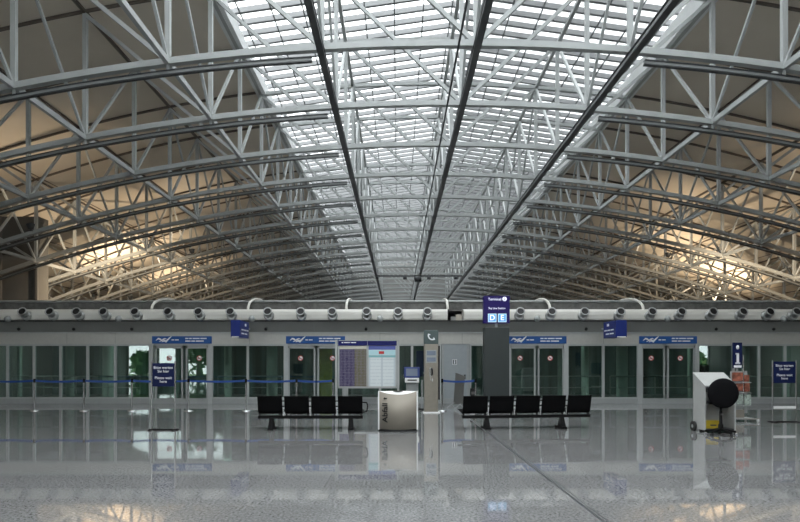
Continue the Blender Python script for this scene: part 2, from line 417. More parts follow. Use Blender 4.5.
# lengthwise beams
for n in NN:
    x = nx(n); side = 'left' if n < 0 else 'right'
    where = {0: 'under the skylight ridge', -1: 'left of the skylight ridge', 1: 'right of the skylight ridge', -2: 'along the left edge of the skylight', 2: 'along the right edge of the skylight'}.get(n) or \
        '%s out from the skylight, %s side' % ({3: 'first', 4: 'second', 5: 'third', 6: 'fourth', 7: 'fifth'}[abs(n)], side)
    hw = .06 if abs(n) < 3 else .035; dz = 0 if abs(n) < 3 else .09
    tag(MB().box(x-hw, x+hw, D0-BAY, Y_END-.2, tz(x)+dz-hw, tz(x)+dz+hw).build('roof_purlin', 'steel' if abs(n) < 3 else 'seam'), ('white' if abs(n) < 3 else 'dark')+' purlin on the truss tops, '+where, 'purlin', 'upper lengthwise roof beams')
    if abs(n) >= 2:
        tag(MB().box(x-.055, x+.055, D0-BAY, Y_END-.2, bz(x)-.07, bz(x)+.07).build('roof_tie_beam', 'steel'), 'white tie beam under the trusses, '+where, 'beam', 'lower lengthwise roof beams')
# dark lengthwise rails
for n, lab in ((-1, 'long dark rail hung along the left of the roof middle'), (0, 'long dark rail hung along the roof middle beside a thin cable'), (1, 'long dark rail hung along the right of the roof middle')):
    x = nx(n); t = thing('ceiling_rail', lab, 'rail', (x, D0-BAY, bz(x)-.13), 0, 'dark lengthwise rails under the trusses')
    L = Y_END-.3-(D0-BAY)
    MB().box(-.05, .05, 0, L, -.09, .04).build('web', 'rail_web', t)
    MB().box(-.085, .085, 0, L, .02, .045).build('flange', 'rail', t); MB().box(-.085, .085, 0, L, -.13, -.09).build('flange', 'rail', t)
x = nx(0)-.45
tag(MB().tube([(x, D0-BAY, bz(x)-.115), (x, Y_END-.3, bz(x)-.115)], .03, 8).build('ceiling_cable', 'rail'), 'thin dark cable running under the trusses left of the middle rail', 'cable')
# curved dark rails under each truss, one on each side
def curved(x0, x1):
    n = 30; pts = [Vector((x0+(x1-x0)*i/n, 0, bz(x0+(x1-x0)*i/n)-.27)) for i in range(n+1)]
    if x1 < x0: pts.reverse()
    up = [(-.055, .04), (.055, .04), (.055, .062), (-.055, .062)]; lo = [(-.055, -.07), (.055, -.07), (.055, -.042), (-.055, -.042)]
    a = MB().sweep(pts, boxprof(.05, .10)).mesh('web', 'rail_web')
    b = MB().sweep(pts, up).mesh('flange', 'rail'); c = MB().sweep(pts, lo).mesh('flange', 'rail')
    hs = []
    for n_ in NN:
        xx = nx(n_)
        if min(x0, x1)+.1 < xx < max(x0, x1)-.1: hs.append(MB().box(xx-.03, xx+.03, -.03, .03, bz(xx)-.21, bz(xx)-.07).mesh('hanger', 'steel'))
    return a, b, c, hs
cl = curved(nx(-1)-.25, nx(-7)); cr = curved(nx(1)+.35, nx(7))
for k in range(1, NT+1):
    for side, (a, b, c, hs) in (('left', cl), ('right', cr)):
        t = thing('curved_rail', 'dark curved rail under the %s half of the %s truss' % (side, ORD[k-1]), 'rail', (0, D0+BAY*(k-1), 0), 0, 'dark curved rails under the trusses')
        link('web', a, t); link('flange', b, t); link('flange', c, t)
        for h in hs: link('hanger', h, t)
# crossbar with lamps far down the hall
d = D0+BAY*11-1.2; zb = Z(276, d)
t = thing('lighting_crossbar', 'far dark crossbar with small lamps hung under the skylight', 'light', (0, d, zb))
MB().box(X(375, d), X(462, d), -.06, .06, -.06, .06).build('crossbar', 'rail', t)
for px, r in ((377, .13), (405, .16), (418, .3), (429, .16), (456, .16)):
    MB().lathe([(r*.6, .0), (r, -.05), (r, -r*1.6), (r*.8, -r*1.6)], 12).build('lamp', 'rail', t, (X(px, d), 0, -.03))
for xx in (X(381, d), X(418, d), X(452, d)):
    MB().box(xx-.02, xx+.02, -.02, .02, .05, bz(xx)-.05-zb).build('hanger', 'rail', t)

# service towers near the left and right edges
t = thing('service_tower', 'dark grey panelled tower rising behind the left end of the front', 'tower', (0,0,0))
MB().box(-19.3, -17.42, 29.1, 29.9, 0, Z(216, 29)).build('tower_body', 'tower', t)
for xx in (-19.3, -17.52): MB().box(xx, xx+.1, 28.98, 29.1, 0, Z(216, 29)).build('post', 'board_grey', t)

# ---------------------------------------------------------------- station front
D = 22.8
XA, XB = X(-46, D), X(848, D)
# header wall, fascia, duct, roof
def facade_box(name, y0, y1, d0, d1, m, px0=None, px1=None, **k):
    a = XA if px0 is None else X(px0, D); b = XB if px1 is None else X(px1, D)
    return MB().box(a, b, d0, d1, Z(y1, D), Z(y0, D)).build(name, m, **k)
struct(facade_box('wall_front', 333, 344, D-.06, D+.3, 'header'))
for i, px in enumerate((68-.2, 116, 250, 380, 462, 603, 730)):
    MB().box(X(px, D)-.006, X(px, D)+.006, D-.064, D-.05, Z(344, D), Z(333.3, D)).build('panel_joint', 'fascia', bpy.data.objects['wall_front'])
zt, zb = Z(322, D-.1), Z(332.6, D)
struct(MB().add([(XA, D-.42, zt), (XB, D-.42, zt), (XB, D-.1, zb), (XA, D-.1, zb), (XA, D+.3, zt), (XB, D+.3, zt), (XB, D+.3, zb), (XA, D+.3, zb)],
        [(0,1,2,3), (4,7,6,5), (0,4,5,1), (3,2,6,7), (0,3,7,4), (1,5,6,2)]).build('wall_fascia', 'fascia'))
for px in (43, 97, 160, 210, 315, 410, 470, 560, 640, 698, 745):
    x = X(px, D); MB().add([(x-.008, D-.423, zt), (x+.008, D-.423, zt), (x+.008, D-.104, zb), (x-.008, D-.104, zb)], [(0,1,2,3)]).build('panel_joint', 'rail_web', bpy.data.objects['wall_fascia'])
struct(MB().box(XA, XB, D-.13, D-.02, Z(333.4, D), Z(332.2, D)).build('trim_3', 'alu'))
struct(MB().box(XA, XB, D-.52, D+.2, zt, zt+.03).build('trim_shadow', 'black'))  # black strip stands in for the shadow line under the duct
for i, px in enumerate((19, 74, 132, 266, 366, 586, 716, 773.5)):
    p = P(px, 329.6, D-.22)
    mt = Matrix.Translation(p) @ Matrix.Rotation(math.radians(55), 4, 'X')
    tag(MB().lathe([(.055, 0), (.06, .02), (.045, .07), (.0, .085)], 12, mt).build('smoke_detector', 'black'), 'small dark dome on the grey fascia, %s from the left' % ORD[i].replace('nearest', 'first'), 'detector', 'dark domes on the fascia')
# white air duct in two lengths (a gap at the pylon), rounded section
DZ0, DZ1 = zt+.035, Z(308.9, D-.5); R = (DZ1-DZ0)/2
def duct(pa, pb, lab):
    a, b = X(pa, D-.5), X(pb, D-.5); zc = (DZ0+DZ1)/2; pr = []
    for yy, zz in ((D-.30, DZ1), (D-.44, DZ1-.012), (D-.52, DZ1-.05), (D-.55, DZ1-.11), (D-.56, zc), (D-.55, DZ0+.07), (D-.53, DZ0+.02), (D-.49, DZ0)): pr.append((yy, zz))
    pr += [(D+.1, DZ0), (D+.1, DZ1)]
    n = len(pr); vs = [(a, p, q) for p, q in pr]+[(b, p, q) for p, q in pr]
    return tag(MB().add(vs, [(i, (i+1)%n, (i+1)%n+n, i+n) for i in range(n)]+[tuple(range(n)), tuple(range(n, 2*n))]).build('air_duct', 'duct'), lab, 'air duct', 'white ducts along the front')
duct(-46, 447.5, 'long white air duct with jet nozzles left of the gap'); duct(463.5, 848, 'long white air duct with jet nozzles right of the gap')
t = thing('duct_damper', 'small grey-brown damper box filling the gap between the white ducts', 'damper', (X(455.7, D), D-.15, zt+.03))
MB().box(-.2, .22, -.1, .3, 0, .16).build('housing', 'fascia', t); MB().box(-.02, .2, -.14, -.1, .02, .24).build('flap', 'pillar_metal', t)
# jet nozzles
def nozzle_proto():
    t = thing('jet_nozzle', '', 'air nozzle', (0,0,0), 0, 'jet nozzles along the white ducts')
    mt = Matrix.Rotation(math.radians(90-24), 4, 'X')
    MB().lathe([(.15, .0), (.19, .03), (.185, .09), (.15, .14)], 22, Matrix.Rotation(math.pi/2, 4, 'X')).build('ball_collar', 'nozzle', t)
    MB().lathe([(.13, .08), (.14, .30), (.165, .31), (.165, .36), (.125, .36), (.12, .26)], 22, mt).build('barrel', 'nozzle', t)
    MB().lathe([(0, .25), (.124, .25), (.124, .345), (.12, .345)], 20, mt).build('mouth', 'black', t)
    MB().lathe([(0, .252), (.035, .252), (.035, .30), (0, .30)], 12, mt).build('core', 'nozzle', t)
    return t
NZ = [-6, 22, 49.5, 76, 103, 134.5, 167.5, 198, 230, 267.5, 300.5, 332, 366.5, 398, 427.5, 490, 520.5, 552, 585, 621, 652.5, 682, 713.5, 743.5, 770.5, 797]
proto = nozzle_proto()
for i, px in enumerate(NZ[1:]):
    o = proto if i == 0 else copy_tree(proto)
    o.location = (X(px, D-.86), D-.555, (DZ0+DZ1)/2-.05)
    o['label'] = 'silver jet nozzle on the white duct, %s of the row from the left' % ['first', 'second', 'third', 'fourth', 'fifth', 'sixth', 'seventh', 'eighth', 'ninth', 'tenth', 'eleventh', 'twelfth', 'thirteenth', 'fourteenth', 'fifteenth', 'sixteenth, behind the purple sign', 'seventeenth', 'eighteenth', 'nineteenth', 'twentieth', 'twenty-first', 'twenty-second', 'twenty-third', 'twenty-fourth', 'twenty-fifth'][i] \
        if i not in (14, 15) else ('silver jet nozzle at the right end of the left duct, beside the gap' if i == 14 else 'silver jet nozzle on the white duct, just behind the purple sign')
for i, px in enumerate((8.5, 119, 252, 380, 537, 667, 783)):
    mt = Matrix.Translation((X(px, D-.52), D-.50, Z(318.5, D-.5))) @ Matrix.Rotation(math.radians(105), 4, 'X')
    tag(MB().lathe([(.12, 0), (.12, .06), (.10, .14), (.06, .18), (0, .19)], 16, mt).build('dome_fixture', 'alu_dull'), 'small grey dome low on the white duct, %s from the left' % ('first', 'second', 'third', 'fourth', 'fifth', 'sixth', 'seventh')[i], 'dome', 'grey domes on the white ducts')
# grey roof edge above the ducts, roof slab
struct(MB().box(XA, XB, D+.7, D+.9, Z(309, D+.7)-.2, Z(300.8, D+.7)).build('wall_parapet', 'roof_top'))
struct(MB().box(XA, XB, D+.15, D+6.2, Z(309, D)-.06, Z(309, D)-.01).build('ceiling_station_roof', 'roof_top'))
struct(MB().tube([(XA, D+.68, Z(301.5, D+.7)), (XB, D+.68, Z(301.5, D+.7))], .045, 8).build('trim_5', 'alu_dull'))
# arched white pipes over the roof edge
for i, px in enumerate((155, 250, 347, 447, 548, 640)):
    x = X(px, D); z0 = DZ1
    pts = [(x, D-.30+2.2*(1-math.cos(a)), z0+.01+.56*math.sin(a)) for a in [math.radians(8*q) for q in range(12)]]+[(x, D+2.8, z0+.50), (x, D+3.8, z0+.30), (x, D+4.6, z0+.08)]
    tag(MB().tube(pts, .05, 10).build('arched_pipe', 'duct'), 'white pipe arching over the roof edge, %s from the left' % ('first', 'second', 'third', 'fourth', 'fifth', 'sixth')[i], 'pipe', 'arched pipes above the front')

# glazed panels
YT, YB, YF = 344.0, 398.5, 403.5
Z1, Z0 = Z(YT, D), Z(YB, D)
struct(MB().box(XA, XB, D-.05, D+.08, 0, Z0).build('baseboard_front', 'alu_dull'))
wn = [1]
def window(pa, pb):
    wn[0] += 1; a, b = X(pa, D), X(pb, D); fr = MB()
    for x0, x1 in ((a+.002, a+.045), (b-.045, b-.002)): fr.box(x0, x1, D-.05, D+.06, Z0, Z1)
    fr.box(a+.045, b-.045, D-.045, D+.05, Z1-.07, Z1); fr.box(a+.045, b-.045, D-.045, D+.05, Z0, Z0+.05)
    o = struct(fr.build('window_%d' % wn[0], 'alu'))
    rz = random.uniform(-.003, .003)
    MB().box(a+.044, b-.044, D, D+.012, Z0+.05, Z1-.07).build('pane', 'glass', o)
dn = [0]
stickers = []
def ring(parent, x, z, yy, r):
    s = MB().lathe([(0, 0), (r, 0), (r, .003), (0, .003)], 20, Matrix.Translation((x, yy, z)) @ Matrix.Rotation(math.pi/2, 4, 'X')).build('warning_sticker', 'white_print', parent)
    mt = Matrix.Translation((x, yy-.004, z)) @ Matrix.Rotation(math.pi/2, 4, 'X')
    MB().lathe([(r*.80, 0), (r, 0), (r, .002), (r*.80, .002), (r*.80, 0)], 20, mt).build('red_ring', 'red', s)
    MB().bar((x-r*.6, yy-.005, z+r*.6), (x+r*.6, yy-.005, z-r*.6), .002, r*.22, (0,0,1)).build('slash', 'red', s)
    MB().box(x-r*.5, x+r*.45, yy-.0045, yy-.003, z-r*.15, z+r*.15).build('symbol', 'black', s)
def door(pa, pb, leaves, rings):
    dn[0] += 1; a, b = X(pa, D), X(pb, D); fr = MB()
    for x in (a+.05, b-.05): fr.box(x-.075, x+.075, D-.09, D+.1, 0, Z1)
    fr.box(a, b, D-.08, D+.08, Z1-.06, Z1)
    o = struct(fr.build('door_%d' % dn[0], 'alu'))
    for (la, lb), r in zip(leaves, rings):
        xa, xb = X(la, D), X(lb, D); lf = MB()
        for x0, x1 in ((xa, xa+.065), (xb-.065, xb)): lf.box(x0, x1, D-.04, D+.02, .02, Z1-.06)
        lf.box(xa, xb, D-.04, D+.02, Z1-.17, Z1-.06); lf.box(xa, xb, D-.04, D+.02, .02, .20)
        l = lf.build('door_leaf', 'alu_dull', o)
        MB().box(xa+.065, xb-.065, D-.016, D-.004, .20, Z1-.17).build('pane', 'glass', l)
        ring(l, X(r, D), Z(358.2, D), D-.018, .10)
    return o
for pa, pb in ((-46, -19), (-19, 8), (8, 34.5), (34.5, 61), (61, 88), (88, 115.6), (115.6, 150.5), (212, 248), (248, 285), (347, 380), (380, 412), (412, 441),
               (470, 484), (484, 506.5), (567, 603), (603, 638), (697.5, 733), (733, 758.5), (758.5, 784.5), (784.5, 811), (811, 848)): window(pa, pb)
door(150.5, 212, ((155.5, 183.3), (186, 208.5)), (169.5, 199.5))
door(285, 347, ((288, 315.5), (317.5, 344)), (300.5, 332.5))
door(506.5, 567, ((509.5, 535.5), (537.5, 564)), (520, 550))
door(638, 697.5, ((641, 664.7), (666.7, 694.5)), (651, 680))
# plain steel door between the panels
a, b = X(441, D), X(470, D)
o = struct(MB().box(a+.03, b-.03, D-.02, D+.06, 0, Z1).build('door_5', 'door_metal'))
MB().box(a+.02, a+.12, D-.06, D+.06, 0, Z1).build('door_frame', 'alu_dull', o); MB().box(b-.12, b-.02, D-.06, D+.06, 0, Z1).build('door_frame', 'alu_dull', o)
MB().tube([(b-.2, D-.02, 1.0), (b-.2, D-.08, 1.0), (b-.32, D-.08, 1.0)], .012, 8).build('handle', 'chrome', o)
MB().box(b-.23, b-.17, D-.026, D-.015, .92, 1.1).build('lock_plate', 'chrome', o)
dp = tag(MB().box(-.085, .085, -.012, 0, -.1, .1).build('door_plate', 'white', None, (X(454.5, D), D-.022, Z(362, D)), .004), 'small white pictogram plate on the plain grey steel door', 'sign')
MB().box(-.068, .068, -.015, -.011, -.083, .083).build('field', 'phone_sign', dp)
MB().lathe([(0, 0), (.022, 0), (.022, .003), (0, .003)], 14, Matrix.Translation((0, -.014, .048)) @ Matrix.Rotation(math.pi/2, 4, 'X')).build('figure_head', 'white_print', dp)
MB().prism([(-.03, .02), (.03, .02), (.022, -.02), (.015, -.07), (-.015, -.07), (-.022, -.02)], -.017, -.014).build('figure_body', 'white_print', dp)
# blue headers above the doors
def words_row(parent, xa, z, wl, h, m='white_print', yy=-.008, gap=.03):
    x = xa; mb = MB()
    for wd in wl: mb.box(x, x+wd, yy-.002, yy, z-h/2, z+h/2); x += wd+gap
    return mb.build('small_print', m, parent)
def header_sign(pa, pb, lab):
    d = D-.12; a, b = X(pa, d), X(pb, d); z0, z1 = Z(343.6, d), Z(336.2, d); h = z1-z0; W = b-a
    t = thing('door_header_sign', lab, 'sign', ((a+b)/2, d, (z0+z1)/2), 0, 'blue header signs above the sliding doors')
    MB().box(-W/2, W/2, -.006, .06, -h/2, h/2).build('panel', 'blue_header', t)
    # swooping bird-like mark
    lx = -W/2+W*.22
    def arc(cx, cz, pts, w0):
        mb = MB(); vs = []
        n = len(pts)
        for i, (px, pz) in enumerate(pts):
            ww = w0*math.sin(math.pi*(i+.6)/(n+.2)); vs += [(cx+px, -.011, cz+pz-ww/2), (cx+px, -.011, cz+pz+ww/2), (cx+px, -.007, cz+pz-ww/2), (cx+px, -.007, cz+pz+ww/2)]
        fs = []
        for i in range(n-1):
            q = 4*i; fs += [(q, q+1, q+5, q+4), (q+2, q+6, q+7, q+3), (q, q+4, q+6, q+2), (q+1, q+3, q+7, q+5)]
        return mb.add(vs, fs).build('swoosh_mark', 'white_print', t)
    arc(lx, 0, [(-.34, -.02), (-.26, .05), (-.18, .03), (-.1, -.04), (-.02, -.06)], .07)
    arc(lx, 0, [(-.12, -.08), (-.04, -.02), (.04, -.06), (.14, .04), (.24, .13)], .09)
    arc(lx, 0, [(-.22, -.07), (-.16, -.04), (-.08, .02), (.0, .05), (.06, .03)], .05)
    words_row(t, W*.06, .055, (.12, .10, .26, .24), .042); words_row(t, W*.06, -.045, (.20, .14, .30), .042)
    words_row(t, -W*.17, .0, (.1, .14), .035)
header_sign(152, 211.5, 'blue header sign over the leftmost sliding door')
header_sign(286, 345, 'blue header sign over the sliding door left of the timetable board')
header_sign(507, 566.5, 'blue header sign over the sliding door right of the pylon')
header_sign(639.5, 697, 'blue header sign over the rightmost sliding door')

# platform behind the glass
struct(MB().box(XA, XB, D+6.5, D+6.7, 0, 3.3).build('wall_platform', 'platform_wall'))
struct(MB().box(XA, XB, D+.3, D+6.5, 2.75, 2.85).build('ceiling_platform', 'platform_wall'))
struct(MB().box(XA, XB, D+.1, D+6.5, 0, .015).build('floor_platform', 'platform_floor'))
for x, nm in ((XA, 'wall_platform_left'), (XB, 'wall_platform_right')): struct(MB().box(x-.2, x, D-.1, D+6.7, 0, 3.6).build(nm, 'wall'))
CP = [20, 70, 108, 176, 228, 272, 330, 395, 500, 560, 585, 622, 690, 745, 790]
for i, px in enumerate(CP):
    d = D+(1.6 if i % 2 else 3.2); r = .1+.06*(i % 3)
    tag(MB().lathe([(r*1.3, .015), (r*1.3, .08), (r, .1), (r, 2.66), (r*1.25, 2.68), (r*1.25, 2.75)], 16, Matrix.Translation((X(px, d), d, 0))).build('platform_column', 'column'),
        'dim round column behind the glass, %s from the left' % (ORD[i] if i else 'first'), 'column', 'columns behind the glass')
for i, (pa, pb) in enumerate(((12, 140), (218, 282), (505, 600), (610, 700), (705, 790))):
    d = D+1.1
    t = thing('handrail', 'dim metal handrail behind the glass, %s from the left' % ('first', 'second', 'third', 'fourth', 'fifth')[i], 'handrail', (0, d, .015), 0, 'handrails behind the glass')
    a, b = X(pa, d), X(pb, d)
    MB().tube([(a, 0, 1.0), (b, 0, 1.0)], .025, 8).build('top_bar', 'alu_dull', t); MB().tube([(a, 0, .55), (b, 0, .55)], .018, 8).build('mid_bar', 'alu_dull', t)
    n = max(2, int((b-a)/1.2)+1)
    for j in range(n): MB().tube([(a+(b-a)*j/(n-1), 0, 0), (a+(b-a)*j/(n-1), 0, 1.0)], .02, 8).build('post', 'alu_dull', t)
t = thing('reflection_board', 'yellow-green board standing in for a reflection in the door left of the timetable board', 'panel', (X(325, D+2), D+2, .015))
MB().box(-.3, .3, -.03, .03, 0, 2.1).build('board', mat('yellow_green_panel', (.42, .42, .08), .5, noise=.2), t); MB().box(-.34, -.3, -.04, .04, 0, 2.15).build('edge', 'alu_dull', t)  # added board imitates a yellow-green reflection in the door glass
t = thing('platform_map', 'dark blue notice panel behind the glass beside the phone pillar', 'sign', (X(424, D+.5), D+.5, .015))
MB().box(-.3, .3, -.03, .03, 1.0, 2.0).build('panel', 'blue_box', t); MB().box(-.25, -.2, -.02, .02, 0, 1.0).build('leg', 'alu_dull', t); MB().box(.2, .25, -.02, .02, 0, 1.0).build('leg', 'alu_dull', t)
MB().prism([(-.05, 1.12), (.2, 1.05), (.1, 1.4)], -.036, -.03).build('white_mark', 'white_print', t)

for i in range(9):
    x = XA+(XB-XA)*(i+.5)/9
    t = thing('platform_fill_light', 'added unseen fill light over the platform, %s from the left' % (ORD[i] if i else 'first'), 'light', (x, D+3.0, 2.75), 0, 'added platform fill lights')
    MB().box(-.7, .7, -.12, .12, -.05, 0).build('housing', 'alu_dull', t); MB().box(-.66, .66, -.09, .09, -.062, -.05).build('glow_panel', 'platform_fill', t)  # fill light added behind the header to brighten the platform interior
# figure behind the glass at right, standing in for a reflected person
def person(x, y, z):
    J = {'pel': (0,0,.95), 'sp': (0,.01,1.15), 'ch': (0,0,1.38), 'nk': (0,0,1.52), 'hd': (0,-.02,1.62), 'ht': (0,-.01,1.74),
         'sl': (-.19,0,1.43), 'el': (-.25,.02,1.15), 'wl': (-.24,-.06,.92), 'fl': (-.235,-.09,.80), 'sr': (.19,0,1.43), 'er': (.25,.02,1.15), 'wr': (.24,-.06,.92), 'fr': (.235,-.09,.80),
         'hl': (-.1,0,.9), 'kl': (-.11,-.02,.5), 'al': (-.11,.02,.09), 'tl': (-.12,-.16,.04), 'hr': (.1,0,.9), 'kr': (.11,-.03,.5), 'ar': (.12,.02,.09), 'tr': (.13,-.16,.04)}
    Rr = {'pel': .15, 'sp': .14, 'ch': .16, 'nk': .055, 'hd': .088, 'ht': .075, 'sl': .075, 'el': .052, 'wl': .036, 'fl': .03, 'sr': .075, 'er': .052, 'wr': .036, 'fr': .03,
          'hl': .1, 'kl': .068, 'al': .048, 'tl': .04, 'hr': .1, 'kr': .068, 'ar': .048, 'tr': .04}
    E = [('pel','sp'),('sp','ch'),('ch','nk'),('nk','hd'),('hd','ht'),('ch','sl'),('sl','el'),('el','wl'),('wl','fl'),('ch','sr'),('sr','er'),('er','wr'),('wr','fr'),('pel','hl'),('hl','kl'),('kl','al'),('al','tl'),('pel','hr'),('hr','kr'),('kr','ar'),('ar','tr')]
    ks = list(J); me = bpy.data.meshes.new('person'); me.from_pydata([J[k] for k in ks], [(ks.index(a), ks.index(b)) for a, b in E], [])
    o = bpy.data.objects.new('tmp', me); C.objects.link(o); o.modifiers.new('skin', 'SKIN'); s = o.modifiers.new('sub', 'SUBSURF'); s.levels = s.render_levels = 1
    for i, k in enumerate(ks): me.skin_vertices[0].data[i].radius = (Rr[k], Rr[k]*(.75 if k in ('pel', 'sp', 'ch') else 1)); me.skin_vertices[0].data[i].use_root = k == 'pel'
    bpy.context.view_layer.update()
    m2 = bpy.data.meshes.new_from_object(o.evaluated_get(bpy.context.evaluated_depsgraph_get())); bpy.data.objects.remove(o)
    m2.materials.clear(); m2.materials.append(M['coat']); m2.materials.append(M['skin'])
    for p in m2.polygons: p.use_smooth = True; p.material_index = 1 if (p.center.z > 1.5 or p.center.z < .9 and abs(p.center.x) > .2) else 0
    r = link('person', m2); r.location = (x, y, z); r.rotation_euler = (0,0,.5)
    MB().lathe([(0, .135), (.06, .12), (.095, .06), (.1, 0), (.085, -.04)], 14, Matrix.Translation((0, .015, 1.65))).build('hair', 'hair', r)
    return tag(r, 'dark figure behind the glass standing in for a reflection, right of the last sliding door', 'person')
person(X(704, D+1.8), D+1.8, .015)

# ---------------------------------------------------------------- hall furniture
def bench(n, loc, rz, leg_at, lab):
    t = thing('beam_bench', lab, 'bench', loc, rz, 'black beam benches on the hall floor'); pt = .608 if n == 4 else .62; W = pt-.05; L = n*pt
    MB().box(-L/2+.02, L/2-.02, -.04, .06, .255, .325).build('beam', 'black_frame', t, None, .006)
    for i in range(n):
        c = -L/2+pt*(i+.5); nv = 9
        # backrest: curved sheet, upper edge slightly rolled back toward the viewer
        vs = []; prof = [(.02, .37), (-.03, .42), (-.06, .52), (-.085, .64), (-.12, .765), (-.105, .775), (-.07, .65), (-.045, .53), (-.013, .43), (.03, .385)]
        m = MB(); k = len(prof)
        for u in range(nv):
            f = u/(nv-1)*2-1
            for (py, pz) in prof: vs.append((c+f*W/2, py+.025*(1-f*f)*-1+.0, pz))
        fs = [(a*k+b, a*k+(b+1)%k, (a+1)*k+(b+1)%k, (a+1)*k+b) for a in range(nv-1) for b in range(k)]+[tuple(range(k)), tuple((nv-1)*k+b for b in range(k))]
        m.add(vs, fs).build('backrest', 'black_seat', t)
        m = MB(); prof = [(.03, .375), (.12, .40), (.42, .44), (.50, .425), (.50, .41), (.42, .42), (.12, .38), (.03, .36)]; k = len(prof); vs = []
        for u in (-1, 1):
            for (py, pz) in prof: vs.append((c+u*W/2, py, pz))
        m.add(vs, [(b, (b+1)%k, (b+1)%k+k, b+k) for b in range(k)]+[tuple(range(k)), tuple(range(k, 2*k))]).build('seat', 'black_seat', t)
        for s in (-1, 1):
            m = MB(); xx = c+s*(W/2-.035)
            m.bar((xx, .01, .32), (xx, .08, .39), .03, .05); m.build('bracket', 'black_frame', t)
    for i in range(n+1):
        xx = -L/2+pt*i
        MB().bar((xx, -.03, .32), (xx, -.075, .62), .018, .03).build('spacer', 'chrome', t) if 0 < i < n else None
        for zz in (.54, .66):
            if 0 < i < n: MB().box(xx-.024, xx+.024, -.10, -.06, zz-.012, zz+.012).build('clip', 'black_frame', t)
    for xx in leg_at:
        lf = MB().add([(xx-.04, -.03, .26), (xx+.04, -.03, .26), (xx+.04, .05, .26), (xx-.04, .05, .26), (xx-.06, -.10, .05), (xx+.06, -.10, .05), (xx+.06, .12, .05), (xx-.06, .12, .05)],
            [(0,3,2,1), (4,5,6,7), (0,1,5,4), (1,2,6,5), (2,3,7,6), (3,0,4,7)]).build('leg', 'black_frame', t)
        MB().box(xx-.065, xx+.065, -.16, .30, 0, .05).build('foot', 'black_frame', lf, None, .008)
    return t
d1 = 13.64
b1 = bench(4, (X(310.2, d1), d1+.05, 0), 0, (X(271, d1)-X(310.2, d1), X(351, d1)-X(310.2, d1)), 'black four-seat beam bench left of the waste bin')
xx = 4*.608/2+.02
MB().tube([(xx-.05, -.02, .40), (xx+.05, -.02, .42), (xx+.07, -.02, .55), (xx+.05, -.03, .62), (xx-.06, -.06, .63)], .016, 8).build('armrest', 'black_frame', b1)
d2 = 13.85
bench(5, (X(527.3, d2), d2+.05, 0), math.radians(7), (X(487, d2)-X(528.3, d2), X(565, d2)-X(528.3, d2)), 'black five-seat beam bench right of the waste bin')

# waste bin
d = 13.45; BW = 38.6/600*d; bh = (430-390.2)*d/600
t = thing('waste_bin', 'wide curved stainless waste bin marked Abfall between the two benches', 'waste bin', (X(398, d), d, 0))
n = 24
def fy(f): return -.20*(1-f*f)
def top(f): return bh-.068*(1-f*f)
vs = []; fs = []
for i in range(n+1):
    f = i/n*2-1; vs += [(f*BW/2, fy(f)*1.0, .045), (f*BW/2, fy(f), top(f))]
for i in range(n): fs.append((2*i, 2*i+2, 2*i+3, 2*i+1))
o = MB(); o.add(vs, fs, True).build('front_panel', 'stainless', t).modifiers.new('thick', 'SOLIDIFY').thickness = .006
o = MB(); o.add([(x, -y, z) for x, y, z in vs[:]], fs, True)
vb = [(i/n*BW-BW/2, -fy(i/n*2-1), z) for i in range(n+1) for z in (.045, bh)]
MB().add(vb, fs, True).build('back_panel', 'stainless', t).modifiers.new('thick', 'SOLIDIFY').thickness = .006
vt = []
for i in range(n+1):
    f = i/n*2-1; vt += [(f*BW/2*.995, fy(f)*.98, top(f)-.004), (f*BW/2*.995, fy(f)*.1, bh-.03*(1-f*f)), (f*BW/2*.995, -fy(f)*.98, bh-.004)]
ft = []
for i in range(n): ft += [(3*i, 3*i+3, 3*i+4, 3*i+1), (3*i+1, 3*i+4, 3*i+5, 3*i+2)]
lid = MB().add(vt, ft, True).build('lid', 'white', t)
MB().lathe([(0, .0), (.1, .0), (.11, .004), (.11, .008), (0, .008)], 20, Matrix.Translation((0, .09, bh-.012))).build('opening', 'black', lid)
for s in (-1, 1): MB().box(s*BW/2-.016, s*BW/2+.016, -.02, .02, .03, bh+.004).build('edge_strip', 'white', t, None, .004)
vs = [(f*BW/2*1.0, fy(f)*1.02+dy, z) for f in [i/12*2-1 for i in range(13)] for dy, z in ((0, 0), (0, .047))]
vs2 = vs+[(x, -y, z) for x, y, z in vs]
MB().add(vs2, [(2*i, 2*i+2, 2*i+3, 2*i+1) for i in range(12)]+[(26+2*i, 26+2*i+1, 26+2*i+3, 26+2*i+2) for i in range(12)]).build('plinth', 'black', t)
f = -.66; ang = math.atan2(.40*f*-1*-1, BW/2)   # tangent of the curved front
txt = text('lettering', 'Abfall', .19, 'black', t, (f*BW/2, fy(f)-.012, .42), (math.pi/2, -math.pi/2, 0), 'CENTER', .001, 1, .004)
txt.rotation_euler = (Matrix.Rotation(math.atan2(.40*f, BW/2), 4, 'Z') @ Matrix.Rotation(math.pi/2, 4, 'X') @ Matrix.Rotation(math.pi/2, 4, 'Z')).to_euler()
m = Matrix.Translation((f*BW/2, fy(f)-.012, .735)) @ Matrix.Rotation(math.atan2(.40*f, BW/2), 4, 'Z')
MB().prism([(-.045, .0), (-.01, .03), (-.01, .012), (.045, .012), (.045, -.012), (-.01, -.012), (-.01, -.03)], -.002, .001, m).build('arrow_mark', 'black', t)

